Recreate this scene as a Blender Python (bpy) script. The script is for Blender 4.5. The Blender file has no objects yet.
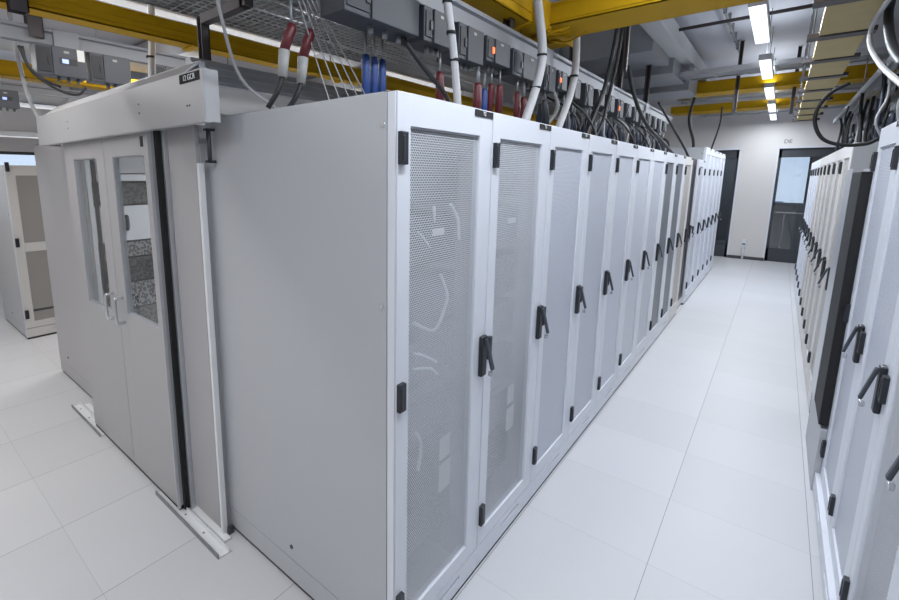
import bpy, bmesh, math, random
from mathutils import Vector, Matrix
random.seed(7)
S = bpy.context.scene; COL = S.collection
PI = math.pi

# ------------------------------------------------------------------ materials
def lin(c):
    c = c / 255.0
    return c / 12.92 if c <= 0.04045 else ((c + 0.055) / 1.055) ** 2.4
def rgb(r, g, b): return (lin(r), lin(g), lin(b), 1.0)
M = {}
def mat(name, col, rough=0.5, metal=0.0, emit=None, estr=0.0, noise=0.0, nscale=8.0, bump=0.0, spec=0.5, alpha=1.0):
    m = bpy.data.materials.new(name); m.use_nodes = True
    nt = m.node_tree; b = nt.nodes['Principled BSDF']
    c = rgb(*col)
    b.inputs['Base Color'].default_value = c
    b.inputs['Roughness'].default_value = rough
    b.inputs['Metallic'].default_value = metal
    b.inputs['Specular IOR Level'].default_value = spec
    b.inputs['Alpha'].default_value = alpha
    if emit:
        b.inputs['Emission Color'].default_value = rgb(*emit)
        b.inputs['Emission Strength'].default_value = estr
    tc = nt.nodes.new('ShaderNodeTexCoord')
    nz = nt.nodes.new('ShaderNodeTexNoise'); nz.inputs['Scale'].default_value = nscale; nz.inputs['Detail'].default_value = 4
    nt.links.new(tc.outputs['Object'], nz.inputs['Vector'])
    if noise:
        r = nt.nodes.new('ShaderNodeMixRGB')
        r.inputs[1].default_value = tuple(x * (1 - noise) for x in c[:3]) + (1,)
        r.inputs[2].default_value = tuple(min(1, x * (1 + noise)) for x in c[:3]) + (1,)
        nt.links.new(nz.outputs['Fac'], r.inputs[0]); nt.links.new(r.outputs[0], b.inputs['Base Color'])
    if bump:
        bp = nt.nodes.new('ShaderNodeBump'); bp.inputs['Strength'].default_value = bump; bp.inputs['Distance'].default_value = 0.002
        nt.links.new(nz.outputs['Fac'], bp.inputs['Height']); nt.links.new(bp.outputs['Normal'], b.inputs['Normal'])
    M[name] = m
    return m

mat('shell_grey', (176, 178, 182), 0.42, noise=0.02, nscale=3, bump=0.05)
mat('door_white', (216, 219, 226), 0.38, noise=0.015, nscale=3)
mat('door_cream', (208, 205, 202), 0.4, noise=0.015, nscale=3)
mat('partition_grey', (166, 165, 167), 0.4, noise=0.02, nscale=3)
mat('header_grey', (182, 182, 184), 0.35, 0.15, noise=0.03, nscale=2)
mat('gap_shadow_dark', (40, 42, 46), 0.6)  # near-black that paints the shadow line where racks meet the floor
mat('black_plastic', (34, 37, 43), 0.42)
mat('black_rubber', (20, 20, 22), 0.7)
mat('handle_grey', (60, 64, 72), 0.35)
mat('chrome', (210, 212, 215), 0.25, 0.9)
mat('aluminium', (196, 198, 202), 0.3, 0.7, noise=0.04, nscale=30)
mat('track_white', (226, 227, 228), 0.35, 0.1)
mat('galvanised', (138, 141, 145), 0.45, 0.5, noise=0.15, nscale=25)
mat('duct_grey', (150, 154, 162), 0.5, 0.1, noise=0.1, nscale=5)
mat('busbar_grey', (120, 122, 128), 0.45, 0.2, noise=0.04, nscale=6)
mat('box_grey', (66, 69, 77), 0.45, noise=0.05, nscale=6)
mat('box_slate', (50, 53, 60), 0.5, noise=0.05, nscale=6)
mat('box_dark', (36, 38, 44), 0.5)
mat('yellow', (184, 144, 6), 0.65, noise=0.06, nscale=5, spec=0.2)
mat('yellow_pale', (168, 150, 96), 0.55, noise=0.12, nscale=6)
mat('bracket_dark', (62, 56, 58), 0.55)
mat('red_plug', (88, 22, 30), 0.45)
mat('blue_plug', (32, 62, 122), 0.45)
mat('navy_plug', (28, 34, 52), 0.45)
mat('sleeve_grey', (150, 150, 148), 0.5)
mat('cable_black', (22, 22, 25), 0.5)
mat('cable_grey', (152, 152, 154), 0.5)
mat('cable_white', (232, 236, 240), 0.5)
mat('conduit', (176, 176, 178), 0.5, noise=0.05, nscale=12, bump=0.2)
mat('wall_white', (214, 211, 209), 0.7, noise=0.015, nscale=2, bump=0.05)
mat('ceiling_paint', (190, 193, 202), 0.8, noise=0.03, nscale=2)
mat('base_dark', (70, 70, 74), 0.5)
mat('frame_dark', (58, 62, 68), 0.45)
mat('text_white', (230, 232, 235), 0.5)
mat('text_dark', (40, 38, 38), 0.6)
mat('lamp_body', (190, 192, 196), 0.4)
mat('lamp_glow', (240, 244, 255), 0.5, emit=(236, 242, 255), estr=1.7)
mat('lamp_dim', (225, 226, 228), 0.5, emit=(230, 232, 235), estr=0.45)
mat('lcd', (170, 190, 240), 0.4, emit=(170, 190, 255), estr=0.8)
mat('orange_light', (240, 110, 60), 0.4, emit=(255, 110, 50), estr=1.6)
mat('paper', (225, 225, 222), 0.7)
mat('far_building', (120, 124, 134), 0.8)
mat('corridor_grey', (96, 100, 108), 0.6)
mat('mesh_frame', (120, 124, 130), 0.5)

def glass(name, tint, rough=0.02, mixf=0.12):
    m = bpy.data.materials.new(name); m.use_nodes = True; nt = m.node_tree
    nt.nodes.remove(nt.nodes['Principled BSDF']); out = nt.nodes['Material Output']
    t = nt.nodes.new('ShaderNodeBsdfTransparent'); t.inputs[0].default_value = tint
    g = nt.nodes.new('ShaderNodeBsdfGlossy'); g.inputs['Roughness'].default_value = rough
    lw = nt.nodes.new('ShaderNodeLayerWeight'); lw.inputs[0].default_value = 0.5
    pw = nt.nodes.new('ShaderNodeMath'); pw.operation = 'POWER'; pw.inputs[1].default_value = 4.0
    ad = nt.nodes.new('ShaderNodeMath'); ad.operation = 'MULTIPLY_ADD'; ad.inputs[1].default_value = 0.6; ad.inputs[2].default_value = mixf
    nt.links.new(lw.outputs['Facing'], pw.inputs[0]); nt.links.new(pw.outputs[0], ad.inputs[0])
    mx = nt.nodes.new('ShaderNodeMixShader')
    nt.links.new(ad.outputs[0], mx.inputs[0]); nt.links.new(t.outputs[0], mx.inputs[1]); nt.links.new(g.outputs[0], mx.inputs[2])
    nt.links.new(mx.outputs[0], out.inputs[0]); M[name] = m
glass('glass_clear', (0.9, 0.92, 0.93, 1), mixf=0.05)
glass('glass_smoke', (0.72, 0.76, 0.8, 1), mixf=0.04)
mat('roof_sheet', (225, 228, 232), 0.35)
M['roof_sheet'].node_tree.nodes['Principled BSDF'].inputs['Transmission Weight'].default_value = 0.8

def perforated(name, metal_col, hole_col, s=0.008, rad=0.33, see_through=False, stains=False):
    """hexagonal hole pattern in the plane of the panel (object Y, Z)"""
    m = bpy.data.materials.new(name); m.use_nodes = True; nt = m.node_tree; N = nt.nodes.new; L = nt.links.new
    b = nt.nodes['Principled BSDF']; out = nt.nodes['Material Output']
    b.inputs['Roughness'].default_value = 0.4
    tc = N('ShaderNodeTexCoord'); sp = N('ShaderNodeSeparateXYZ'); L(tc.outputs['Object'], sp.inputs[0])
    def mth(op, a, bb=None):
        n = N('ShaderNodeMath'); n.operation = op
        for i, v in enumerate((a, bb)):
            if v is None: continue
            if hasattr(v, 'is_output'): L(v, n.inputs[i])
            else: n.inputs[i].default_value = v
        return n.outputs[0]
    r3 = math.sqrt(3)
    u = mth('DIVIDE', sp.outputs['Y'], s); v = mth('DIVIDE', sp.outputs['Z'], s * r3)
    def cell(off):
        a = mth('SUBTRACT', mth('FRACT', mth('ADD', u, off)), 0.5)
        c = mth('MULTIPLY', mth('SUBTRACT', mth('FRACT', mth('ADD', v, off)), 0.5), r3)
        return mth('SQRT', mth('ADD', mth('MULTIPLY', a, a), mth('MULTIPLY', c, c)))
    d = mth('MINIMUM', cell(100.0), cell(100.5))
    hole = mth('LESS_THAN', d, rad)
    b.inputs['Base Color'].default_value = rgb(*metal_col)
    if see_through:
        t = N('ShaderNodeBsdfTransparent'); mx = N('ShaderNodeMixShader')
        L(hole, mx.inputs[0]); L(b.outputs[0], mx.inputs[1]); L(t.outputs[0], mx.inputs[2]); L(mx.outputs[0], out.inputs[0])
    else:
        r = N('ShaderNodeMixRGB'); r.inputs[1].default_value = rgb(*metal_col); r.inputs[2].default_value = rgb(*hole_col)
        L(hole, r.inputs[0]); L(r.outputs[0], b.inputs['Base Color'])
    M[name] = m
perforated('mesh_open', (218, 221, 226), None, 0.0092, 0.395, True)
perforated('mesh_pale', (208, 212, 222), (150, 155, 168), 0.008, 0.25)
perforated('mesh_warm', (160, 156, 152), (136, 132, 128), 0.008, 0.3)
perforated('mesh_light', (206, 210, 220), (112, 116, 128), 0.008, 0.27)
perforated('mesh_mid', (184, 188, 196), (70, 74, 82), 0.008, 0.33)
perforated('mesh_dark', (122, 126, 132), (58, 60, 66), 0.008, 0.33)
perforated('mesh_black', (44, 46, 54), (14, 14, 17), 0.008, 0.33)
perforated('mesh_cream', (186, 182, 178), (120, 116, 112), 0.008, 0.3)

def ports(name, base, dark, sx, sz):
    m = bpy.data.materials.new(name); m.use_nodes = True; nt = m.node_tree; N = nt.nodes.new; L = nt.links.new
    b = nt.nodes['Principled BSDF']; b.inputs['Roughness'].default_value = 0.5
    tc = N('ShaderNodeTexCoord'); mp = N('ShaderNodeMapping'); mp.inputs['Scale'].default_value = (sx, sx, sz)
    vo = N('ShaderNodeTexVoronoi'); vo.distance = 'CHEBYCHEV'; vo.inputs['Scale'].default_value = 1
    L(tc.outputs['Object'], mp.inputs[0]); L(mp.outputs[0], vo.inputs['Vector'])
    r = N('ShaderNodeMixRGB'); r.inputs[1].default_value = rgb(*dark); r.inputs[2].default_value = rgb(*base)
    g = N('ShaderNodeMath'); g.operation = 'GREATER_THAN'; g.inputs[1].default_value = 0.42
    L(vo.outputs['Distance'], g.inputs[0]); L(g.outputs[0], r.inputs[0]); L(r.outputs[0], b.inputs['Base Color'])
    M[name] = m
ports('ports_grey', (150, 152, 156), (46, 48, 52), 60, 45)
ports('ports_dark', (92, 94, 98), (26, 27, 30), 45, 60)

def basket(name, wire, gap_alpha=True, s=0.05):
    """wire basket tray: grid of wires with open gaps"""
    m = bpy.data.materials.new(name); m.use_nodes = True; nt = m.node_tree; N = nt.nodes.new; L = nt.links.new
    b = nt.nodes['Principled BSDF']; out = nt.nodes['Material Output']
    b.inputs['Base Color'].default_value = rgb(*wire); b.inputs['Metallic'].default_value = 0.1; b.inputs['Roughness'].default_value = 0.6
    tc = N('ShaderNodeTexCoord'); vm = N('ShaderNodeVectorMath'); vm.operation = 'SCALE'; vm.inputs['Scale'].default_value = 1 / s
    fr = N('ShaderNodeVectorMath'); fr.operation = 'FRACTION'; sp = N('ShaderNodeSeparateXYZ')
    L(tc.outputs['Object'], vm.inputs[0]); L(vm.outputs[0], fr.inputs[0]); L(fr.outputs[0], sp.inputs[0])
    a = N('ShaderNodeMath'); a.operation = 'MINIMUM'; L(sp.outputs['X'], a.inputs[0]); L(sp.outputs['Y'], a.inputs[1])
    g = N('ShaderNodeMath'); g.operation = 'GREATER_THAN'; g.inputs[1].default_value = 0.16; L(a.outputs[0], g.inputs[0])
    t = N('ShaderNodeBsdfTransparent'); mx = N('ShaderNodeMixShader')
    L(g.outputs[0], mx.inputs[0]); L(b.outputs[0], mx.inputs[1]); L(t.outputs[0], mx.inputs[2]); L(mx.outputs[0], out.inputs[0])
    M[name] = m
basket('wire_basket', (168, 170, 174))

# floor: 0.6 m raised tiles
def floor_mat():
    m = bpy.data.materials.new('floor_tiles'); m.use_nodes = True; nt = m.node_tree; N = nt.nodes.new; L = nt.links.new
    b = nt.nodes['Principled BSDF']; b.inputs['Roughness'].default_value = 0.45; b.inputs['Specular IOR Level'].default_value = 0.5
    tc = N('ShaderNodeTexCoord'); sp = N('ShaderNodeSeparateXYZ'); L(tc.outputs['Object'], sp.inputs[0])
    def mth(op, a, bb=None):
        n = N('ShaderNodeMath'); n.operation = op
        for i, v in enumerate((a, bb)):
            if v is None: continue
            if hasattr(v, 'is_output'): L(v, n.inputs[i])
            else: n.inputs[i].default_value = v
        return n.outputs[0]
    ds = []
    ids = []
    for ax, pitch, wd in (('X', .607, .0026), ('Y', .586, .0018)):
        q = mth('DIVIDE', mth('ADD', sp.outputs[ax], pitch * 100 - .004), pitch)
        f = mth('FRACT', q); ids.append(mth('FLOOR', q))
        ds.append(mth('LESS_THAN', mth('SUBTRACT', 0.5, mth('ABSOLUTE', mth('SUBTRACT', f, 0.5))), wd))
    line = mth('MAXIMUM', ds[0], mth('MULTIPLY', ds[1], 0.5))
    cb = N('ShaderNodeCombineXYZ'); L(ids[0], cb.inputs[0]); L(ids[1], cb.inputs[1])
    wn = N('ShaderNodeTexWhiteNoise'); wn.noise_dimensions = '2D'; L(cb.outputs[0], wn.inputs['Vector'])
    nz = N('ShaderNodeTexNoise'); nz.inputs['Scale'].default_value = 1.3; nz.inputs['Detail'].default_value = 5; L(tc.outputs['Object'], nz.inputs['Vector'])
    ad = mth('ADD', mth('MULTIPLY', wn.outputs['Value'], 0.45), mth('MULTIPLY', nz.outputs['Fac'], 0.55))
    r = N('ShaderNodeMixRGB'); r.inputs[1].default_value = rgb(190, 190, 192); r.inputs[2].default_value = rgb(202, 202, 204); L(ad, r.inputs[0])
    r2 = N('ShaderNodeMixRGB'); r2.inputs[2].default_value = rgb(132, 132, 136); L(line, r2.inputs[0]); L(r.outputs[0], r2.inputs[1])
    L(r2.outputs[0], b.inputs['Base Color']); M['floor_tiles'] = m
floor_mat()

# ------------------------------------------------------------------ mesh helpers
class MB:
    def __init__(self): self.bm = bmesh.new()
    def box(self, x0, x1, y0, y1, z0, z1, bev=0.0, mi=0, rot=None, piv=None):
        r = bmesh.ops.create_cube(self.bm, size=1.0)
        vs = r['verts']
        for v in vs:
            v.co = Vector(((x0 + x1) / 2 + v.co.x * (x1 - x0), (y0 + y1) / 2 + v.co.y * (y1 - y0), (z0 + z1) / 2 + v.co.z * (z1 - z0)))
        fs = set(f for v in vs for f in v.link_faces)
        for f in fs: f.material_index = mi
        if bev:
            es = list(set(e for v in vs for e in v.link_edges))
            rr = bmesh.ops.bevel(self.bm, geom=es, offset=bev, segments=2, affect='EDGES', profile=0.5)
            vs = list(set(v for f in rr['faces'] for v in f.verts) | set(v for v in vs if v.is_valid))
        if rot is not None:
            bmesh.ops.rotate(self.bm, verts=[v for v in vs if v.is_valid], cent=piv, matrix=rot)
        return self
    def quadprism(self, pts, z0, z1, mi=0):  # pts: xy polygon
        a = [self.bm.verts.new((p[0], p[1], z0)) for p in pts]; b = [self.bm.verts.new((p[0], p[1], z1)) for p in pts]
        n = len(pts)
        fs = [self.bm.faces.new(a[::-1]), self.bm.faces.new(b)] + [self.bm.faces.new((a[i], a[(i + 1) % n], b[(i + 1) % n], b[i])) for i in range(n)]
        for f in fs: f.material_index = mi
        return self
    def prof_y(self, pts, y0, y1, mi=0):   # pts: xz polygon, extruded along y
        a = [self.bm.verts.new((p[0], y0, p[1])) for p in pts]; b = [self.bm.verts.new((p[0], y1, p[1])) for p in pts]
        n = len(pts)
        fs = [self.bm.faces.new(a), self.bm.faces.new(b[::-1])] + [self.bm.faces.new((a[i], b[i], b[(i + 1) % n], a[(i + 1) % n])) for i in range(n)]
        for f in fs: f.material_index = mi
        return self
    def tube(self, pts, r, seg=8, mi=0, smooth=True, sub=6):
        P = [Vector(p) for p in pts]
        if smooth and len(P) > 2:
            Q = []
            E = [P[0] * 2 - P[1]] + P + [P[-1] * 2 - P[-2]]
            for i in range(1, len(E) - 2):
                for k in range(sub):
                    t = k / sub
                    p0, p1, p2, p3 = E[i - 1], E[i], E[i + 1], E[i + 2]
                    Q.append(0.5 * ((2 * p1) + (-p0 + p2) * t + (2 * p0 - 5 * p1 + 4 * p2 - p3) * t * t + (-p0 + 3 * p1 - 3 * p2 + p3) * t ** 3))
            Q.append(P[-1]); P = Q
        R = r if isinstance(r, (list, tuple)) else None
        prev = None; n0 = None
        for i, p in enumerate(P):
            d = (P[min(i + 1, len(P) - 1)] - P[max(i - 1, 0)]).normalized()
            if n0 is None:
                n0 = d.orthogonal().normalized()
            else:
                n0 = (n0 - d * n0.dot(d)).normalized()
            b = d.cross(n0)
            rr = R[min(i, len(R) - 1)] if R else r
            ring = [self.bm.verts.new(p + (n0 * math.cos(2 * PI * k / seg) + b * math.sin(2 * PI * k / seg)) * rr) for k in range(seg)]
            if prev:
                for k in range(seg):
                    f = self.bm.faces.new((prev[k], prev[(k + 1) % seg], ring[(k + 1) % seg], ring[k])); f.smooth = True; f.material_index = mi
            else:
                f = self.bm.faces.new(ring[::-1]); f.material_index = mi
            prev = ring
        f = self.bm.faces.new(prev); f.material_index = mi
        return self
    def build(self, name, mats, parent=None):
        me = bpy.data.meshes.new(name)
        bmesh.ops.recalc_face_normals(self.bm, faces=self.bm.faces[:])
        self.bm.to_mesh(me); self.bm.free()
        for m in (mats if isinstance(mats, (list, tuple)) else [mats]): me.materials.append(M[m])
        o = bpy.data.objects.new(name, me); COL.objects.link(o)
        if parent: o.parent = parent
        return o
def tag(o, label=None, cat=None, group=None, kind=None):
    if label: o['label'] = label
    if cat: o['category'] = cat
    if group: o['group'] = group
    if kind: o['kind'] = kind
    return o
def thing(name, label, cat, loc=(0, 0, 0), rz=0, group=None):
    o = bpy.data.objects.new(name, None); COL.objects.link(o); o.location = loc; o.rotation_euler = (0, 0, rz)
    o.empty_display_size = 0.1
    return tag(o, label, cat, group)
def copy_tree(o, parent=None):
    c = o.copy(); COL.objects.link(c)
    if parent: c.parent = parent
    for ch in list(o.children): copy_tree(ch, c)
    return c
def text(name, s, size, matn, parent, mtx, depth=0.0006):
    cu = bpy.data.curves.new(name, 'FONT'); cu.body = s; cu.size = size; cu.extrude = depth; cu.align_x = 'CENTER'; cu.align_y = 'CENTER'
    t = bpy.data.objects.new(name, cu); COL.objects.link(t)
    bpy.context.view_layer.update()
    me = bpy.data.meshes.new_from_object(t.evaluated_get(bpy.context.evaluated_depsgraph_get()))
    bpy.data.objects.remove(t)
    me.transform(mtx); me.materials.append(M[matn])
    o = bpy.data.objects.new(name, me); COL.objects.link(o)
    if parent: o.parent = parent
    return o
# text lying in a plane facing +X (reads along +Y) / facing -Y (reads along +X)
FX = Matrix(((0, 0, 1, 0), (1, 0, 0, 0), (0, 1, 0, 0), (0, 0, 0, 1)))
FY = Matrix(((1, 0, 0, 0), (0, 0, -1, 0), (0, 1, 0, 0), (0, 0, 0, 1)))
ORD = ['first', 'second', 'third', 'fourth', 'fifth', 'sixth', 'seventh', 'eighth', 'ninth', 'tenth', 'eleventh', 'twelfth', 'thirteenth', 'fourteenth', 'fifteenth', 'sixteenth', 'seventeenth', 'eighteenth', 'nineteenth', 'twentieth']

# ------------------------------------------------------------------ the room
X0, X1, Y0, Y1, ZC = -9.0, 4.6, -4.0, 12.0, 3.6
tag(MB().box(X0 - .2, X1 + .2, Y0 - .2, Y1 + 4.2, -0.1, 0.0).build('floor', 'floor_tiles'), kind='structure')
tag(MB().box(X0 - .2, X1 + .2, Y0 - .2, Y1 + .1, ZC, ZC + 0.1).build('ceiling', 'ceiling_paint'), kind='structure')
wy0, wy1, wz0, wz1 = -.8, 3.2, 1.1, 2.235
tag(MB().box(X0 - .1, X0, Y0 - .1, wy0, 0, ZC).box(X0 - .1, X0, wy1, Y1 + .1, 0, ZC).box(X0 - .1, X0, wy0, wy1, 0, wz0).box(X0 - .1, X0, wy0, wy1, wz1, ZC).build('wall_left', 'wall_white'), kind='structure')
wl = MB()
for yy in (wy0, wy0 + 1.0, wy0 + 2.0, wy0 + 3.0, wy1 - .06): wl.box(X0 - .07, X0 - .02, yy, yy + .06, wz0, wz1)
wl.box(X0 - .07, X0 - .02, wy0, wy1, wz0, wz0 + .05).box(X0 - .07, X0 - .02, wy0, wy1, wz1 - .05, wz1)
wl = tag(wl.build('window_3', 'frame_dark'), kind='structure')
MB().box(X0 - .05, X0 - .045, wy0 + .02, wy1 - .02, wz0 + .02, wz1 - .02).build('pane', 'glass_clear', wl)
tag(MB().box(X1, X1 + .1, Y0 - .1, Y1 + .1, 0, ZC).build('wall_right', 'wall_white'), kind='structure')
tag(MB().box(X0, X1, Y0 - .1, Y0, 0, ZC).build('wall_front', 'wall_white'), kind='structure')
LX0, LX1, RX0, RX1, OZ = -1.45, 0.115, 0.785, 2.15, 2.49
wb = MB()
wb.box(X0, LX0, Y1, Y1 + .2, 0, ZC).box(LX1, RX0, Y1, Y1 + .2, 0, ZC).box(RX1, X1, Y1, Y1 + .2, 0, ZC)
wb.box(LX0, LX1, Y1, Y1 + .2, OZ, ZC).box(RX0, RX1, Y1, Y1 + .2, OZ, ZC)
tag(wb.build('wall_back', 'wall_white'), kind='structure')
tag(MB().box(LX1, RX0, Y1 - .012, Y1 - .001, 0.0, 0.07).build('baseboard_back', 'base_dark'), kind='structure')
# white metal reveals round both openings
tr = MB()
for a, b in ((LX0, LX1), (RX0, RX1)):
    tr.box(a - .02, a + .012, Y1 - .012, Y1 + .12, 0.07, OZ + .02).box(b - .012, b + .02, Y1 - .012, Y1 + .12, 0.07, OZ + .02).box(a, b, Y1 - .012, Y1 + .12, OZ - .012, OZ + .02)
tag(tr.build('trim_1', 'door_white'), kind='structure')
# glazed openings: dark frame with panes
def glazed(name, a, b, bars, glassm):
    o = MB()
    o.box(a + .012, a + .06, Y1 + .06, Y1 + .11, 0, OZ - .012).box(b - .06, b - .012, Y1 + .06, Y1 + .11, 0, OZ - .012)
    o.box(a + .012, b - .012, Y1 + .06, Y1 + .11, OZ - .20, OZ - .012).box(a + .012, b - .012, Y1 + .06, Y1 + .11, 0.0, 0.30)
    for z in bars: o.box(a + .012, b - .012, Y1 + .06, Y1 + .11, z - .03, z + .03)
    w = tag(o.build(name, 'frame_dark'), kind='structure')
    MB().box(a + .05, b - .05, Y1 + .08, Y1 + .09, 0.28, OZ - .18).build('pane', glassm, w)
    return w
glazed('window_1', LX0, LX1, (0.35,), 'glass_smoke')
glazed('door_1', RX0, RX1, (1.28,), 'glass_clear')
# corridor behind the glass, its outer wall with a window to the sky
cr = MB()
ya, yb = Y1 + 2.2, Y1 + 2.35
hx0, hx1, hz0, hz1 = 0.70, 1.42, 1.18, 2.42
cr.box(-3, hx0, ya, yb, 0, 3).box(hx1, 4, ya, yb, 0, 3).box(hx0, hx1, ya, yb, 0, hz0).box(hx0, hx1, ya, yb, hz1, 3)
cr.box(-3.1, -3, Y1 + .2, yb, 0, 3).box(4, 4.1, Y1 + .2, yb, 0, 3).box(-3.1, 4.1, Y1 + .2, yb, 3, 3.1)
tag(cr.build('wall_corridor', 'corridor_grey'), kind='structure')
w2 = MB().box(hx0, hx1, ya + .03, ya + .08, hz0, hz0 + .05).box(hx0, hx0 + .04, ya + .03, ya + .08, hz0, hz1).box(hx1 - .04, hx1, ya + .03, ya + .08, hz0, hz1).box(hx0, hx1, ya + .03, ya + .08, hz1 - .04, hz1)
w2 = tag(w2.build('window_2', 'frame_dark'), kind='structure')
MB().box(hx0 + .04, hx1 - .04, ya + .05, ya + .055, hz0 + .05, hz1 - .04).build('pane', 'glass_clear', w2)
fb = MB().box(-6, 8.0, 22, 60, -9, -2.0).box(0.66, 1.06, 22.3, 25, -2.0, .85)
tag(fb.build('rooftop_building', 'far_building'), 'distant grey rooftop with a plant box seen through the end window', 'building')
# handrail in the corridor
hr = MB().tube([(0.2, Y1 + 1.6, 1.0), (2.6, Y1 + 1.6, 1.0)], .025, smooth=False)
for x in (0.3, 1.05, 1.8, 2.5): hr.tube([(x, Y1 + 1.6, 0.0), (x, Y1 + 1.6, 1.0)], .018, smooth=False)
tag(hr.build('handrail', 'galvanised'), 'metal handrail in the corridor behind the glass door', 'handrail')
# writing above the door
text('door_sign', 'DE', 0.11, 'text_dark', None, Matrix.Translation((0.92, Y1 - .002, 2.62)) @ FY)
tag(bpy.data.objects['door_sign'], 'small dark lettering on the white wall above the glass door', 'sign')
# wall socket with pipe to the floor
t = thing('wall_socket', 'small white socket with conduit low on the end wall between the openings', 'socket', (0.40, Y1 - .0, 0.0))
MB().box(-.04, .04, -.06, -.001, 0.27, 0.45, .006).build('socket_box', 'door_white', t)
MB().box(-.03, .03, -.066, -.06, 0.34, 0.37).build('socket_opening', 'base_dark', t)
MB().tube([(0, -.03, 0.002), (0, -.03, 0.28)], .022, smooth=False).build('conduit', 'door_white', t)

# ------------------------------------------------------------------ racks
W, D, H = 0.6, 1.14, 2.1
def frame_mb(h, o, x0=-.03, x1=0.0, y0=.003, y1=.597, z0=.127, bev=.003):
    """door frame with rectangular opening o=(y0,y1,z0,z1)"""
    m = MB()
    m.box(x0, x1, y0, o[0], z0, h, bev).box(x0, x1, o[1], y1, z0, h, bev)
    m.box(x0, x1 - .0004, o[0] - .004, o[1] + .004, z0, o[2], 0).box(x0, x1 - .0004, o[0] - .004, o[1] + .004, o[3], h, 0)
    return m
def make_handle(parent, y, z, open_=0.035, tipm='chrome'):
    hd = MB().box(0, .020, y - .022, y + .022, z - .09, z + .09, .006).build('swing_handle', 'black_plastic', parent)
    a = -math.atan2(open_ * .8, .13)
    lv = MB().box(.018, .030, y - .011, y + .011, z - .055, z + .078, .004, rot=Matrix.Rotation(a, 3, 'Y'), piv=Vector((.024, y, z + .078)))
    lv.build('lever', 'handle_grey', hd)
    MB().box(.018 + open_ * .55, .034 + open_ * .55, y - .010, y + .008, z - .080, z - .058, .004).build('lock', tipm, hd)
    return hd
def make_hinge(parent, z, h=.10):
    return MB().box(-.012, .016, .006, .040, z - h / 2, z + h / 2, .003).box(.0, .019, .010, .020, z - h / 2 + .012, z + h / 2 - .012, .003).build('hinge', 'black_plastic', parent)
def make_rack(label, group, h=H, mesh='mesh_light', door='door_white', plate=None, side=False, see=False, opening=(.07, .50, .20, 2.0), handle_open=.045, base_proud=0.0, hinges=True):
    r = thing('server_rack', label, 'server rack', group=group)
    s = MB()
    s.box(-D, -.034, .001, .022, .02, h).box(-D, -.034, .578, .599, .02, h)
    s.box(-D, -.034, .022, .578, h - .02, h).box(-D, -D + .02, .022, .578, .02, h - .02).box(-D, -.034, .022, .578, .02, .04)
    s.box(-.060, -.034, .001, .045, .12, h - .001).box(-.060, -.034, .555, .599, .12, h - .001)
    s.build('cabinet_shell', 'shell_grey', r)
    b = MB()
    b.box(-.06, base_proud, .001, .25, .022, .122).box(-.06, base_proud, .45, .599, .022, .122)
    b.box(-.06, base_proud, .25, .45, .022, .075).box(-.06, base_proud, .25, .45, .092, .122).box(-.06, base_proud - .01, .25, .45, .075, .092)
    b.build('base_frame', 'door_white' if door == 'door_white' else 'door_cream', r)
    MB().box(-D + .01, -.006, .004, .596, .0, .024).build('plinth', 'gap_shadow_dark', r)  # recessed base, coloured dark as the shadow gap at the floor
    oz = (opening[0], opening[1], opening[2], opening[3] + (h - H))
    d = frame_mb(h - .002, oz).build('door', door, r)
    MB().box(-.016, -.010, oz[0] - .003, oz[1] + .003, oz[2] - .003, oz[3] + .003).build('mesh_panel', mesh, d)
    if hinges:
        for z in (.29, 1.11, 1.93): make_hinge(d, z)
    make_handle(d, .568, 1.09, handle_open)
    if plate:
        p = MB().box(-.001, .0025, .456, .594, h - .030, h - .006).build('name_plate', 'black_rubber', d)
        text('lettering', plate, 0.021, 'text_white', p, Matrix.Translation((.0028, .525, h - .018)) @ FX)
    if side:
        sp = MB().box(-D + .002, -.036, -.006, .001, .135, h - .004, .002).build('side_panel', 'shell_grey', r)
        for (x, z) in ((-.052, h - .10), (-.6, .20), (-.058, 1.42)):
            lk = MB().tube([(x, -.009, z), (x, -.005, z)], .010, 12, smooth=False).build('panel_lock', 'chrome' if z > 1 else 'black_plastic', sp)
        MB().box(-D + .002, -.036, -.004, .001, .024, .130).build('base_panel', 'shell_grey', r)
        MB().box(-.034, -.004, -.003, .001, .022, h - .004).build('corner_post', 'door_white', r)
    return r

# left row: plane x = 0, racks every 0.6 m from y = 0
G = 'row of white racks along the left of the aisle'
rowA = [
    ('white perforated-door server rack at the near left corner, grey side panel facing the camera', 'mesh_open', 'T2', True),
    ('white perforated-door rack, second from the near corner of the left row', 'mesh_open', 'T3', False)]
proto = {}
def place(src, x, y, rz=0, label=None, group=None):
    o = copy_tree(src)
    o.location = (x, y, 0); o.rotation_euler = (0, 0, rz)
    if label: o['label'] = label
    if group: o['group'] = group
    return o
for k, (lb, ms, pl, sd) in enumerate(rowA):
    r = make_rack(lb, G, mesh=ms, plate=pl, side=sd); r.location = (0, k * W, 0)
kinds = ['mesh_light', 'mesh_light', 'mesh_pale', 'mesh_pale', 'mesh_light', 'mesh_dark', 'mesh_dark', 'mesh_cream']
for j, ms in enumerate(kinds):
    k = j + 2
    r = make_rack('%s rack, %s from the near corner of the left row' % ({'mesh_mid': 'white mesh-door', 'mesh_light': 'white pale-mesh', 'mesh_pale': 'white near-plain', 'mesh_dark': 'white-framed dark-mesh', 'mesh_cream': 'cream-doored'}[ms], ORD[k]),
                  G, mesh=ms, plate='T%d' % (k + 2), door='door_cream' if ms == 'mesh_cream' else 'door_white', hinges=(k not in (6,)))
    r.location = (0, k * W, 0)
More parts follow.
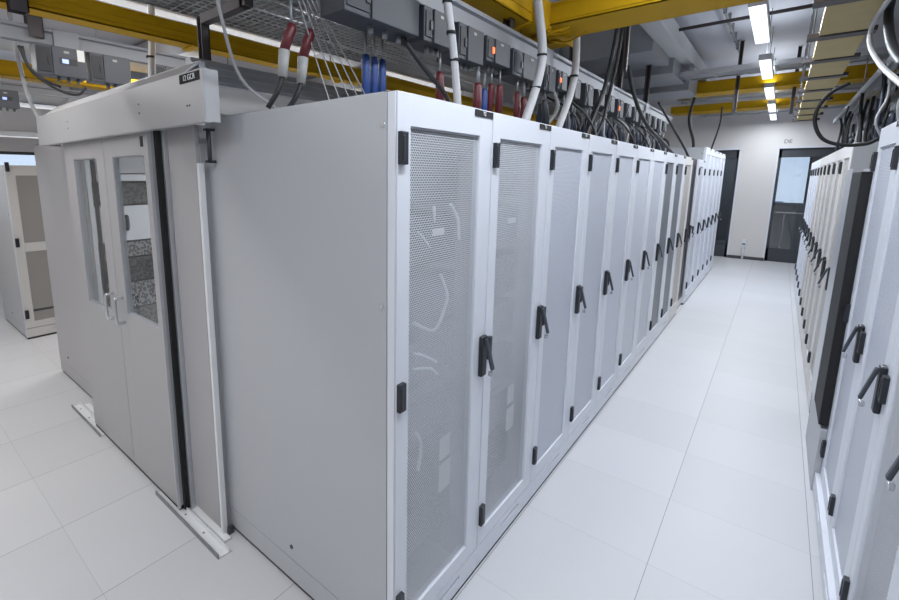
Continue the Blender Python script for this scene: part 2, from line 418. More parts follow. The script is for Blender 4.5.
# dark-doored rack in the left row
r = make_rack('narrow dark-doored rack between the cream rack and the white far racks of the left row', G, mesh='mesh_black', door='bracket_dark')
r.location = (-.03, 10 * W, 0)
r = make_rack('plain white rack right after the dark-doored one in the left row', G, mesh='mesh_light', plate='T13')
r.location = (0, 11 * W, 0)
for k in range(5):
    r = make_rack('taller white rack at the far end of the left row, %s from the end wall' % ORD[4 - k], 'tall racks at the far end of the left row', h=2.3, mesh='mesh_pale', plate='T%d' % (14 + k), side=(k == 0), handle_open=.045)
    r.location = (0, 12 * W + k * W, 0)

# right row: plane x = 1.27 facing the aisle (rotated half a turn)
G2 = 'row of white racks along the right of the aisle'
RXP = 1.27
near = ['white rack on the right nearest the camera', 'white perforated-door rack at the right edge of the photo, lowest handle',
        'white rack on the right with the middle large black handle', 'white rack on the right beside the black-doored cabinet']
for k in range(4):
    r = make_rack(near[k], G2, mesh='mesh_open' if k < 2 else 'mesh_light', plate='R%d' % (k + 1), handle_open=.04, base_proud=.022)
    r.location = (RXP, (k + 1) * W, 0); r.rotation_euler = (0, 0, PI)
# black cabinet, lower
bc = thing('equipment_cabinet', 'low dark cabinet with black door between the white racks on the right', 'cabinet', (1.24, 5 * W + .15, 0), PI)
MB().box(-1.0, -.03, .002, .748, 0, 1.90).build('cabinet_shell', 'shell_grey', bc)
MB().box(-.03, .0, .002, .748, 0.0, .40, .003).build('lower_panel', 'shell_grey', bc)
MB().box(-.03, .016, .002, .330, .40, 1.90, .003).build('door_post', 'aluminium', bc)
MB().box(-.03, .014, .332, .748, .42, 1.88, .004).build('door', 'black_rubber', bc)
# far group
for k in range(10):
    lb = 'white rack on the right side, %s beyond the black cabinet' % ORD[k]
    r = make_rack(lb, 'far racks on the right of the aisle', mesh='mesh_cream' if k < 6 else 'mesh_pale', door='door_cream' if k < 6 else 'door_white', side=False, handle_open=.05)
    r.location = (RXP, 3.6 + (k + 1) * W, 0); r.rotation_euler = (0, 0, PI)
    if k == 0:
        MB().box(-D, -.005, .6, .606, .03, 2.09).build('side_panel', 'shell_grey', r)
        r['label'] = 'cream rack with bare grey side on the right, just beyond the black cabinet'

# row B on the other side of the cold aisle (front at x = -3.0), seen through the door glass and from its end
G3 = 'racks of the row left of the sliding doors'
def open_rack(label, y, side=False):
    r = thing('server_rack', label, 'server rack', (-3.0, y, 0), 0, G3)
    s = MB()
    s.box(-D, -.0, .001, .022, .02, H).box(-D, -.0, .578, .599, .02, H).box(-D, 0, .022, .578, H - .06, H).box(-D, -D + .02, .022, .578, .02, H - .02).box(-D, 0, .022, .578, .02, .10)
    s.build('cabinet_shell', 'shell_grey', r)
    MB().box(-D + .01, -.006, .004, .596, .0, .024).build('plinth', 'gap_shadow_dark', r)  # same dark base, the floor shadow put into its colour
    for yy in (.035, .540):
        MB().box(-.10, -.06, yy, yy + .025, .10, H - .06).build('mounting_rail', 'aluminium', r)
    if side:
        MB().box(-D + .002, -.002, -.006, .001, .135, H - .004, .002).build('side_panel', 'partition_grey', r)
        MB().tube([(-.85, -.010, .22), (-.85, -.005, .22)], .010, 12, smooth=False).build('panel_lock', 'black_plastic', r)
        MB().box(-D + .002, -.002, -.004, .001, .024, .130).build('base_panel', 'partition_grey', r)
    return r
for k in range(5):
    open_rack(['open-fronted rack whose grey side panel stands left of the sliding doors', 'second open rack behind the sliding door glass', 'third open rack in the enclosed aisle', 'fourth open rack in the enclosed aisle', 'fifth open rack in the enclosed aisle'][k], k * W, k == 0)
# equipment in that rack, seen through the glass
units = [('grey slotted blanking panel at the top of the rack behind the glass', 'blanking_panel', 'shell_grey', 1.86, 2.03),
         ('bright white shelf unit below the blanking panel behind the glass', 'rack_shelf', 'door_white', 1.80, 1.855),
         ('dark switch with dense ports behind the right door glass', 'network_switch', 'ports_dark', 1.62, 1.79),
         ('white equipment panel with black oval grip behind the door glass', 'storage_unit', 'door_white', 1.33, 1.61),
         ('grey patch panel below the white equipment panel', 'patch_unit', 'ports_grey', 1.20, 1.32),
         ('dark server with small drive bays behind the door glass', 'server', 'ports_dark', 1.00, 1.19),
         ('grey server in the lower middle of the rack behind the glass', 'server', 'ports_grey', .78, .99),
         ('lowest dark server seen through the door glass', 'server', 'ports_dark', .52, .77)]
for yk in range(3):
    for (lb, nm, m_, z0, z1) in units:
        if yk: 
            lb = lb.split(' behind')[0].split(' seen')[0] + [' in the second open rack', ' in the third open rack'][yk - 1]
        u = thing(nm, lb, 'rack equipment', (-3.0, yk * W, 0), 0, 'equipment mounted in the open racks')
        MB().box(-.7, -.052, .045, .555, z0 + .002, z1 - .002, .002).build('housing', 'shell_grey' if m_ == 'shell_grey' else 'box_grey', u)
        MB().box(-.052, -.044, .03, .57, z0 + .002, z1 - .002, .001).build('front_panel', m_, u)
        if nm == 'storage_unit':
            MB().tube([(-.044, .30, 1.42), (-.03, .30, 1.44), (-.03, .30, 1.51), (-.044, .30, 1.53)], .014, 8).build('grip', 'black_plastic', u)
# vertical tubes at the corner of that rack
for i, (x, y, r_, m_, lb) in enumerate(((-2.93, .03, .014, 'cable_white', 'white vertical cable duct behind the left door glass'), (-2.95, .075, .012, 'cable_black', 'black vertical power strip behind the left door glass'), (-2.93, .125, .02, 'cable_white', 'second white vertical duct behind the left door glass'))):
    tag(MB().box(x - r_, x + r_, y - r_, y + r_, .0, 2.0, .003).build('cable_duct', m_), lb, 'cable duct')

# row C, far left
G4 = 'racks at the far left of the room'
for k in range(2):
    r = make_rack(['cream rack with tall dark window door at the far left', 'second cream rack behind the one at the far left'][k], G4, h=1.95, mesh='mesh_cream' if k else 'mesh_warm', door='door_cream', side=(k == 0), opening=(.085, .52, .20, 1.99))
    if k == 0:
        dd = [c for c in r.children if c.name.startswith('door')][0]
        MB().box(-.014, -.006, .085, .52, 1.0, 1.10).build('stiffener', 'door_cream', dd); MB().box(-.014, -.006, .085, .52, .31, .335).build('vent_rail', 'base_dark', dd)
    r.location = (-5.45, k * W, 0)
tag(MB().box(-7.6, -6.9, .25, .9, 0, 1.95, .005).build('equipment_cabinet', 'partition_grey'), 'grey cabinet standing behind the far left rack', 'cabinet')
# contents behind the mesh of the nearest racks: pale tubes standing in for reflections, equipment
def arc(pts, label, k, x=-.035, r=.006, m_='cable_white'):
    mb = MB(); mb.tube([(x, y + k * W, z) for (y, z) in pts], r, 8)
    return tag(mb.build('reflection_arc', m_), label, 'cable', 'modelled reflections on the mesh door')
arc([(0.298, 1.485), (0.348, 1.404), (0.337, 1.35), (0.266, 1.275), (0.136, 1.335)], 'long pale arc modelling a reflection on the first mesh door', 0)
arc([(0.158, 1.656), (0.194, 1.628), (0.229, 1.592)], 'short pale line modelling a reflection high on the first mesh door', 0, r=.004)
arc([(0.138, 1.222), (0.211, 1.188), (0.287, 1.14)], 'pale line modelling a reflection, sloping down below the long arc', 0, r=.005)
arc([(0.139, 1.161), (0.244, 1.128), (0.292, 1.09)], 'low pale arch modelling a reflection on the first mesh door', 0, r=.005)
arc([(0.359, 1.743), (0.41, 1.68), (0.424, 1.6)], 'upright pale line modelling a reflection in the upper first rack', 0, r=.007)
arc([(0.251, 1.741), (0.253, 1.683)], 'short upright pale line modelling a reflection beside the taller one', 0, r=.006)
arc([(0.162, 0.901), (0.194, 0.832), (0.177, 0.74)], 'pale line modelling a reflection at the lower hinge side of the first rack', 0, r=.007)
for k in range(2):
    eq = [(1.46, 1.50, 'paper', 'cable_tag', 'white tag strip'), (.62, .66, 'paper', 'cable_tag', 'second white tag')]
    for (y0, y1, z0, z1, lb) in ((.320, .392, .705, .800, 'upper white paper tag'), (.318, .402, .560, .680, 'lower white paper tag'), (0.241, 0.316, 1.634, 1.659, 'thin white tag strip')):
        tag(MB().box(-.035, -.032, y0 + k * W, y1 + k * W, z0, z1).build('paper_tag', 'paper'), lb + ' behind the %s mesh door' % ORD[k], 'tag')
    for i in range(7):
        z0 = .25 + i * .25
        tag(MB().box(-.80, -.13, .05 + k * W, .55 + k * W, z0, z0 + .20, .003).build('server', ['box_grey', 'box_dark', 'corridor_grey', 'box_grey'][(i + k) % 4]), '%s server from the bottom behind the %s mesh door' % (ORD[i], ORD[k]), 'rack equipment', 'servers inside the nearest racks')

# ------------------------------------------------------------------ sliding door closure of the enclosed aisle
sd = thing('sliding_door', 'grey double sliding door with two tall windows closing the enclosed aisle', 'door', (0, 0, 0))
def leaf(x0, x1, wx0, wx1, wz0, wz1, y=-.13, hx=0):
    m = MB()
    th = .035
    m.box(x0, wx0, y, y + th, .03, 2.08, .002).box(wx1, x1, y, y + th, .03, 2.08, .002)
    m.box(wx0 - .003, wx1 + .003, y + .0004, y + th, .03, wz0).box(wx0 - .003, wx1 + .003, y + .0004, y + th, wz1, 2.08)
    o = m.build('door_leaf', 'partition_grey', sd)
    MB().box(wx0 - .002, wx1 + .002, y + .014, y + .020, wz0 - .002, wz1 + .002).build('pane', 'glass_clear', o)
    w = .006
    MB().box(wx0, wx0 + w, y + .004, y + .03, wz0, wz1).box(wx1 - w, wx1, y + .004, y + .03, wz0, wz1).box(wx0, wx1, y + .004, y + .03, wz0, wz0 + w).box(wx0, wx1, y + .004, y + .03, wz1 - w, wz1).build('window_seal', 'aluminium', o)
    MB().tube([(hx, y, .985), (hx, y - .03, .985), (hx, y - .045, 1.0), (hx, y - .045, 1.12), (hx, y - .03, 1.135), (hx, y, 1.135)], .009, 10).build('pull_handle', 'chrome', o)
    return o
leaf(-2.80, -2.072, -2.62, -2.20, 1.00, 1.945, hx=-2.135)
lf = leaf(-2.066, -1.455, -1.94, -1.52, 1.045, 1.945, hx=-1.985)
MB().box(-1.545, -1.515, -.134, -.13, 1.985, 2.035, .001).build('name_plate', 'black_plastic', lf)
MB().box(-2.80, -1.455, -.125, -.10, .008, .03).build('brush_strip', 'black_rubber', sd)
MB().box(-1.449, -1.432, -.106, -.066, .01, 2.06).build('rubber_seal', 'black_rubber', sd)
MB().box(-1.430, -1.408, -.080, -.052, .01, 2.06, .002).build('edge_profile', 'aluminium', sd)
MB().box(-1.457, -1.450, -.136, -.120, .02, 2.06).build('edge_profile', 'aluminium', sd)
# fixed infill panel and post beside it
fp = thing('infill_panel', 'narrow grey fixed panel between the sliding door and the corner rack', 'panel', (0, 0, 0))
MB().box(-1.407, -1.135, -.060, -.040, .03, 2.07, .002).build('panel_sheet', 'partition_grey', fp)
MB().box(-1.128, -1.108, -.062, -.035, .0, 1.90, .002).build('post', 'track_white', fp)
MB().box(-1.142, -1.129, -.040, -.001, .0, 2.07).build('return_strip', 'partition_grey', fp)
MB().box(-1.106, -1.09, -.04, -.012, .0, .04).build('foot_bracket', 'base_dark', fp)
cl = MB().tube([(-1.055, -.035, 1.91), (-1.055, -.035, 2.045)], .010, 10, smooth=False).build('door_closer', 'handle_grey', fp)
MB().box(-1.07, -1.042, -.05, -.012, 1.90, 1.912).box(-1.07, -1.042, -.05, -.012, 2.040, 2.050).build('closer_bracket', 'black_plastic', cl)
lj = thing('infill_panel', 'slim grey jamb between the left sliding door leaf and the left row side panel', 'panel')
MB().box(-3.0, -2.74, -.060, -.040, .03, 2.07, .002).build('panel_sheet', 'partition_grey', lj)
# header
hb = thing('door_header', 'long grey sheet-metal header box above the sliding doors', 'header', (0, 0, 0))
hm = MB()
hm.box(-3.20, -.822, -.172, -.166, 2.052, 2.248).box(-3.20, -.82, -.170, -.145, 2.049, 2.053)
hm.box(-3.20, -3.195, -.166, -.04, 2.052, 2.248).box(-.828, -.822, -.167, -.105, 2.052, 2.248)
hm.build('front_cover', 'header_grey', hb)
MB().prof_y([(0, 0), (0, 0.001), (0.001, 0)], 0, .001).build('edge_fold', 'header_grey', hb)
rl = MB()
a = [rl.bm.verts.new(p) for p in ((-3.12, -.164, 2.244), (-1.05, -.164, 2.244), (-1.05, -.06, 2.325), (-3.12, -.06, 2.325), (-3.12, -.164, 2.237), (-1.05, -.164, 2.237), (-1.05, -.055, 2.319), (-3.12, -.055, 2.319))]
for f in ((0, 1, 2, 3), (7, 6, 5, 4), (0, 4, 5, 1), (2, 6, 7, 3), (1, 5, 6, 2), (0, 3, 7, 4)): rl.bm.faces.new([a[i] for i in f])
rl.build('top_cover', 'header_grey', hb)
MB().box(-3.12, -1.05, -.06, -.03, 2.08, 2.33, .003).build('guide_rail', 'aluminium', hb)
np_ = MB().box(-1.00, -.838, -.1745, -.171, 2.207, 2.242, .0005).build('name_plate', 'black_rubber', hb)
text('lettering', '12 GCR', 0.030, 'text_white', np_, Matrix.Translation((-.919, -.1755, 2.2245)) @ FY)
for (x, z) in ((-1.42, 2.13), (-1.42, 2.17), (-2.5, 2.13), (-2.5, 2.17), (-.95, 2.12), (-.93, 2.12)):
    MB().tube([(x, -.175, z), (x, -.171, z)], .004, 8, smooth=False).build('screw', 'base_dark', hb)
bpy.data.objects.remove([o for o in hb.children if o.name.startswith('edge_fold')][0])
# floor tracks
def track(x0, x1, label):
    t = thing('floor_track', label, 'track', (0, 0, 0), 0, 'floor tracks of the sliding doors')
    MB().box(x0, x1, -.150, -.085, .0, .006, .001).box(x0, x1, -.100, -.094, .006, .020, .001).build('track_profile', 'track_white', t)
    MB().box(x0 + .05 if x0 < -3 else x0 + .25, x1 - .07, -.080, -.045, .0, .012, .001).build('track_plate', 'track_white', t)
    MB().box(x0, x1, -.156, -.150, .0, .024, .001).build('edge_lip', 'galvanised', t)
    n = int((x1 - x0) / .2)
    for i in range(n):
        x = x0 + .1 + i * .2
        MB().tube([(x, -.120, .006), (x, -.120, .009)], .006, 8, smooth=False).build('screw', 'galvanised', t)
track(-3.27, -2.62, 'short metal floor track at the left end of the sliding doors')
track(-1.70, -.99, 'metal floor track at the right end of the sliding doors, towards the corner rack')

# enclosure roof frame over the enclosed aisle
fr = thing('enclosure_frame', 'grooved aluminium beam along the top of the enclosed aisle behind the header', 'frame')
bm_ = MB()
bm_.box(-1.25, -1.20, -.02, 6.0, 2.27, 2.375)
for z in (2.285, 2.315, 2.345): bm_.box(-1.20, -1.192, -.02, 6.0, z, z + .012)
bm_.build('beam', 'aluminium', fr)
MB().box(-2.98, -1.25, .02, 6.0, 2.275, 2.285).build('roof_sheet', 'roof_sheet', fr)
for i in range(9):
    y = .05 + i * .7
    MB().box(-2.98, -1.25, y, y + .03, 2.286, 2.31).build('roof_bar', 'aluminium', fr)
MB().box(-3.04, -2.98, -.02, 6.0, 2.27, 2.375).build('beam', 'busbar_grey', fr)

# ------------------------------------------------------------------ overhead
# suspended luminaires
def luminaire(x, y, ln, w, label, z=3.05, along='y', power=60, group='suspended lights over the aisle', glow='lamp_glow', up_fill=.14, col=(1.0, 0.985, 0.965)):
    t = thing('ceiling_light', label, 'ceiling light', (x, y, z), 0 if along == 'y' else PI / 2, group)
    MB().box(-w / 2, w / 2, 0, ln, 0.0, .06, .004).build('housing', 'lamp_body', t)
    MB().box(-w / 2 + .006, w / 2 - .006, .006, ln - .006, -.008, .0, .002).build('diffuser', glow, t)
    for yy in (.2, ln - .2):
        MB().tube([(0, yy, .06), (0, yy, min(ZC - z, .12 if z < 2.5 else .25 if y > Y1 else 9))], .004, 6, smooth=False).build('hanger_rod', 'galvanised', t)
    ld = bpy.data.lights.new('lamp', 'AREA'); ld.shape = 'RECTANGLE'; ld.size = w; ld.size_y = ln; ld.energy = power; ld.color = col
    lo = bpy.data.objects.new('lamp', ld); COL.objects.link(lo); lo.parent = t; lo.location = (0, ln / 2, -.012)
    if glow == 'lamp_dim': up_fill = .5
    if up_fill:
        l2 = ld.copy(); l2.energy = power * up_fill; o2 = bpy.data.objects.new('lamp', l2); COL.objects.link(o2); o2.parent = t; o2.location = (0, ln / 2, .075); o2.rotation_euler = (PI, 0, 0)  # extra upward lamp, added to brighten the ceiling and the tops of things
    return t
AL = [3.22, 5.17, 7.05, 8.85, 10.40]
for i, y in enumerate(AL):
    luminaire(.635, y, 1.16, .11, 'linear ceiling light over the aisle, %s from the camera' % ORD[i], power=(42, 42, 42, 42, 30)[i], col=(.86, .92, 1.0))
for i, y in enumerate((-2.6, -0.4, 1.4)):
    luminaire(.585, y, 1.25, .13, 'linear light overhead outside the top of the frame, %s of three' % ORD[i], power=38, col=(.86, .92, 1.0))
luminaire(-7.1, -.2, 2.4, .12, 'low light strip hanging behind the far left racks', power=20, z=2.36, glow='lamp_dim', group='light at the far left')
for i, (x, y) in enumerate(((-2.6, -2.9), (-2.6, -1.6), (-5.4, -2.6), (-5.4, -1.3), (-.8, -3.2))):
    luminaire(x, y, 1.25, .13, 'linear light over the open floor before the doors, %s of five' % ORD[i], along='y', power=23, group='lights over the open floor')
for i, y in enumerate((0.6, 3.4, 6.2)):
    luminaire(-4.85, y, 1.4, .16, 'linear light over the passage at the left, %s from the camera' % ORD[i], power=34, group='lights over the left passage')
for i, y in enumerate((.1, 2.6)):
    luminaire(-2.58, y, 1.8, .12, 'linear light above the enclosed aisle, %s from the camera' % ORD[i], power=26, z=2.98, glow='lamp_dim', group='lights above the enclosed aisle')

for i, y in enumerate((.35, 2.4, 4.2)):  # lamps added to brighten the aisle interior behind the door glass
    luminaire(-2.15, y, 1.4, .06, 'slim added fill light under the roof of the enclosed aisle, %s from the doors' % ORD[i], power=24, z=2.21, up_fill=0, group='added fill lights in the enclosed aisle')
luminaire(1.0, Y1 + 1.2, 1.6, .1, 'added fill light in the corridor behind the end wall', power=30, z=2.8, up_fill=0, along='x', group='corridor fill light')  # unseen lamp added to lighten the view through the end glazing
# raceways / trays along Y
def tray_y(name, x0, x1, z0, z1, ya_, yb_, m_, label, cat='cable tray', ribs=None, lip=.0, group=None):
    t = thing(name, label, cat, (0, 0, 0), 0, group)
    o = MB()
    o.box(x0, x1, ya_, yb_, z0, z0 + .006).box(x0, x0 + .006, ya_, yb_, z0, z1).box(x1 - .006, x1, ya_, yb_, z0, z1)
    if ribs:
        for z in ribs: o.box(x1, x1 + .006, ya_, yb_, z, z + .008); o.box(x0 - .006, x0, ya_, yb_, z, z + .008)
    o.build('channel', m_, t)
    k = ya_ + .45
    while k < yb_:
        MB().tube([(x0 + .01, k, z1), (x0 + .01, k, ZC)], .005, 6, smooth=False).build('hanger_rod', 'galvanised', t); k += 2.1
    return t
ty = tray_y('cable_raceway', -2.12, -2.0, 2.65, 2.765, -3.0, 9.0, 'yellow', 'long yellow cable raceway above the enclosed aisle', ribs=(2.66, 2.68, 2.71, 2.752))
for i in range(8):
    y = -.9 + i * 1.3
    MB().box(-2.14, -1.985, y, y + .05, 2.64, 2.65).build('coupling', 'yellow', ty)
tray_y('cable_raceway', -.80, -.40, 2.79, 2.93, .2, 1.79, 'yellow', 'yellow raceway running along above the left row', ribs=(2.80, 2.85, 2.92))
ty = tray_y('cable_raceway', -5.1, -4.9, 2.79, 2.93, -3.0, 9.0, 'yellow', 'yellow raceway over the passage at the far left', ribs=(2.82, 2.88))
# crossing raceways along X
def tray_x(y0, y1, z0, z1, xa, xb, label):
    t = thing('cable_raceway', label, 'cable tray', (0, 0, 0), 0, 'yellow raceways crossing the aisle')
    o = MB(); o.box(xa, xb, y0, y1, z0, z0 + .006).box(xa, xb, y0, y0 + .006, z0, z1).box(xa, xb, y1 - .006, y1, z0, z1)
    for z in (z0 + .02, z1 - .02): o.box(xa, xb, y0 - .006, y0, z, z + .008)
    o.build('channel', 'yellow', t)
    for xx in (xa + .25, xb - .3): MB().tube([(xx, y0 + .01, z1), (xx, y0 + .01, ZC)], .005, 6, smooth=False).build('hanger_rod', 'galvanised', t)
    return t
tray_x(1.92, 2.26, 2.80, 2.93, -.335, 3.2, 'broad yellow raceway crossing over the aisle nearest the camera')
tray_x(7.20, 7.60, 3.08, 3.24, -.9, 3.2, 'yellow raceway crossing over the middle of the aisle')
tray_x(9.4, 9.9, 3.08, 3.20, -.9, 3.2, 'yellow raceway crossing over the aisle nearest the end wall')
# corner fitting where raceways meet
t = thing('raceway_fitting', 'crinkled yellow fitting joining the raceways over the left row', 'cable tray')
o = MB().prof_y([(-.82, 2.78), (-.38, 2.78), (-.34, 2.76), (-.34, 2.94), (-.82, 2.94)], 1.80, 2.40)
o.build('junction', 'yellow', t)
cb = MB()
for i in range(14):
    y = 1.85 + random.random() * .5; x = -.8 + random.random() * .4
    cb.tube([(x, y, 2.775), (x + .1, y + random.uniform(-.15, .15), 2.755), (x + .25, y + random.uniform(-.2, .2), 2.775)], .006, 6)
cb.build('fibre_cables', 'yellow', t)

# wire basket trays
for (x0, x1, z, ya_, yb_, lb) in ((-1.95, -1.30, 2.80, .0, 9.0, 'wide wire basket tray above the enclosed aisle'), (-1.1, -.85, 2.86, .2, 9.0, 'narrow wire basket tray between the yellow raceways'), (1.45, 2.1, 2.72, -.5, 9.5, 'wire basket tray above the right row')):
    t = thing('basket_tray', lb, 'cable tray')
    MB().box(x0, x1, ya_, yb_, z, z + .004).box(x0, x0 + .004, ya_, yb_, z, z + .08).box(x1 - .004, x1, ya_, yb_, z, z + .08).build('wire_mesh', 'wire_basket', t)
    for k in (ya_ + .7, ya_ + 3.6, ya_ + 6.5): MB().tube([(x0 + .01, k, z + .08), (x0 + .01, k, ZC)], .005, 6, smooth=False).build('hanger_rod', 'galvanised', t)
    cm = MB()
    for i in range(int((x1 - x0) / .045)):
        x = x0 + .03 + i * .045
        pts = [(x + random.uniform(-.02, .02), y_, z + .02 + random.uniform(0, .03)) for y_ in [ya_ + j * (yb_ - ya_) / 9 for j in range(10)]]
        cm.tube(pts, .013, 6, sub=3)
    c_ = cm.build('cable_bundle', 'sleeve_grey', t); c_['kind'] = 'stuff'

# pale raceway above the right row edge: separate covers
for i in range(9):
    y = 1.72 + i * .85
    t = thing('tray_cover', 'beige tray cover at the right of the ceiling, %s from the camera' % ORD[i], 'tray cover', (0, 0, 0), 0, 'beige tray covers over the right row')
    MB().box(.99, 1.23, y, y + .72, 2.80, 2.806).box(.99, .996, y, y + .72, 2.806, 2.87).box(1.224, 1.23, y, y + .72, 2.806, 2.87).build('cover_sheet', 'yellow_pale', t)
    MB().box(.93, 1.27, y + .73, y + .84, 2.79, 2.82).build('cross_bracket', 'bracket_dark', t)
    MB().tube([(.96, y + .78, 2.82), (.96, y + .78, ZC)], .006, 6, smooth=False).build('hanger_rod', 'galvanised', t)

# support posts
def strut(x, y, z0, z1, label, w=.04, arm=None):
    t = thing('support_post', label, 'support', (x, y, 0), 0, 'support posts hanging from the ceiling')
    MB().box(-w / 2, -w / 2 + .006, -w / 2, w / 2, z0, z1).box(w / 2 - .006, w / 2, -w / 2, w / 2, z0, z1).box(-w / 2, w / 2, w / 2 - .006, w / 2, z0, z1).build('channel', 'bracket_dark', t)
    if arm:
        MB().box(arm[0], arm[1], -.02, .02, arm[2], arm[2] + .04).build('arm', 'bracket_dark', t)
    return t
t = strut(-1.22, .06, 2.376, 2.57, 'dark hanging post with bracket arm behind the right end of the header', .04, (0.02, .36, 2.53))
MB().box(.34, .38, -.02, .02, 2.53, ZC).build('upper_post', 'bracket_dark', t)
strut(-1.93, -.47, 2.60, ZC, 'pair of dark hanging posts crossing the yellow raceway at the top left', .07)
strut(-.47, 1.62, 2.70, ZC, 'dark hanging post above the third rack of the left row', .05)
strut(-.47, 2.75, 2.70, ZC, 'dark hanging post above the fifth rack of the left row', .05)
strut(-.47, 4.1, 2.70, ZC, 'dark hanging post above the seventh rack of the left row', .05)
strut(-.47, 5.3, 2.70, ZC, 'dark hanging post above the ninth rack of the left row', .05)
strut(-3.28, -.10, 2.81, ZC, 'double dark hanging post over the left end of the header', .09)
strut(-.05, 2.62, 2.60, ZC, 'slim dark post at the end of the yellow cross raceway', .03)
strut(.32, 6.6, 2.70, ZC, 'dark hanging post by the far aisle lights, left side', .04)
strut(.9, 7.4, 2.72, ZC, 'dark hanging post by the far aisle lights, right side', .04)

# busbars
def busbar(x, y0, y1, z0, z1, label):
    t = thing('busbar', label, 'busbar', (0, 0, 0), 0, 'overhead power busbars')
    MB().prof_y([(x - .035, z0), (x + .035, z0), (x + .035, z1 - .03), (x + .05, z1 - .02), (x + .05, z1), (x - .05, z1), (x - .05, z1 - .02), (x - .035, z1 - .03)], y0, y1).build('trunking', 'busbar_grey', t)
    n = int((y1 - y0) / 1.5)
    for i in range(n):
        y = y0 + 1.1 + i * 1.5
        MB().box(x - .055, x + .055, y, y + .16, z0 - .005, z1 + .004, .003).build('joint_cover', 'busbar_grey', t)
    return t
busbar(-.45, -.6, 6.7, 2.60, 2.70, 'grey busbar trunking along above the left row of racks')
busbar(-3.3, -2.6, 6.5, 2.775, 2.885, 'wide grey busbar trunking over the row left of the sliding doors')
busbar(-6.0, -2.6, 6.5, 2.80, 2.89, 'grey busbar trunking over the racks at the far left')
busbar(1.60, .0, 9.0, 2.55, 2.65, 'grey busbar trunking along above the right row')

def tapbox(x, y, wdt, label, z1=2.60, hgt=.15, light=False, lcd=False, sticker=False, group='tap-off boxes under the left row busbar', facing=1, grow=0.0):
    t = thing('tap_off_box', label, 'electrical box', (x, y, z1), 0 if facing > 0 else PI, group)
    g = .32
    MB().box(-.08, .055, 0, wdt, -hgt, 0.0, .003).build('housing', 'box_slate' if x > -1 else 'box_grey', t)
    MB().box(.055, .065, wdt * g, wdt, -hgt, -.004, .003).build('cover', 'box_slate' if x > -1 else 'box_grey', t)
    MB().box(.053, .060, .01, wdt * g - .01, -hgt + .02, -.02, .001).build('breaker_window', 'box_dark', t)
    MB().box(.058, .066, wdt * g - .03, wdt * g - .01, -hgt * .65, -hgt * .4, .001).build('switch', 'orange_light' if light else 'black_plastic', t)
    if lcd:
        d = MB().box(.064, .068, wdt * .45, wdt * .80, -hgt * .60, -hgt * .38, .001).build('display', 'black_plastic', t)
        MB().box(.067, .070, wdt * .50, wdt * .63, -hgt * .56, -hgt * .42).build('screen', 'lcd', d)
    if sticker:
        MB().box(.064, .066, wdt * .82, wdt * .97, -hgt * .42, -.006).build('sticker', 'paper', t)
    MB().box(.0645, .0662, wdt * .55, wdt * .66, -hgt * .22, -hgt * .14).build('marking', 'sleeve_grey', t)
    for i in range(3):
        yy = wdt * (.45 + .2 * i)
        MB().tube([(0.0, yy, -hgt), (0.0, yy, -hgt - .03)], .012, 8, smooth=False).build('gland', 'galvanised', t)
    return t
units_y = [(.17, .44, 0), (.66, .21, 0), (.95, .23, 0), (1.23, .26, 1), (1.55, .40, 0), (2.03, .17, 0), (2.27, .15, 1)] + [(2.55 + i * .32, .17, i == 4) for i in range(12)]
for i, (y, wd, lt) in enumerate(units_y):
    tapbox(-.45, y, wd, 'grey tap-off box under the busbar of the left row, %s from the near corner' % ORD[i], light=bool(lt), hgt=.15 + .02 * ((i * 7) % 3 - 1) * (i > 0))
bx = [(-.12, .31, True, True), (.22, .28, False, False), (.70, .26, True, False), (1.15, .26, False, False)]
for i, (y, wd, lc, st) in enumerate(bx):
    tapbox(-3.3, y, wd, ['grey box with lit display and white sticker above the header', 'plain grey box right of the lit display box above the header', 'grey box with display half hidden behind the header', 'last grey box of the busbar over the enclosed aisle'][i],
           z1=2.775, hgt=.21, lcd=lc, sticker=st, group='boxes on the busbar above the header')
tapbox(-6.0, .0, .30, 'grey box with lit display at the far left edge', z1=2.80, hgt=.20, lcd=True, group='boxes on the far left busbar')
for i in range(9):
    tapbox(1.60, 1.6 + i * .8, .5, 'grey tap-off box above the right row, %s from the camera' % ORD[i], z1=2.55, group='tap-off boxes above the right row', facing=-1)

# plugs and cords
def plug(x, y, ztop, m_, label, group, sleeve=False, zend=2.10, lean=(0, 0), body=.15, r=.019, stem=.09):
    t = thing('power_plug', label, 'power plug', (0, 0, 0), 0, group)
    zb = ztop - body
    lx, ly = lean
    MB().tube([(x, y, ztop + stem), (x, y, ztop - .005)], .006, 8, smooth=False).build('stem', 'galvanised', t)
    n = MB(); n.tube([(x, y, ztop), (x, y, ztop - .02), (x + lx * .5, y + ly * .5, ztop - body * .5), (x + lx, y + ly, zb)], [r * .8, r, r * 1.08, r], 10, smooth=False)
    n.build('plug_body', m_, t)
    z2 = zb
    if sleeve:
        z2 = zb - .10
        MB().tube([(x + lx, y + ly, zb), (x + lx * 1.3, y + ly * 1.4, z2)], [r * 1.15, r * .95], 10, smooth=False).build('sleeve', 'sleeve_grey', t)
    MB().tube([(x + lx * 1.3, y + ly * 1.4, z2), (x + lx * 1.8, y + ly * 2.2, (z2 + zend) / 2), (x + lx * 2.6 - .02, y + ly * 3.0, zend + .004)], .010, 8).build('cord', 'cable_black', t)
    return t
GP = 'power plugs hanging above the left row'
plug(-.60, .085, 2.42, 'red_plug', 'dark red plug with grey sleeve, left one of the pair above the corner rack', GP, True, lean=(-.01, -.03), body=.10)
plug(-.60, .175, 2.42, 'red_plug', 'dark red plug with grey sleeve, right one of the pair above the corner rack', GP, True, lean=(-.01, -.03), body=.11)
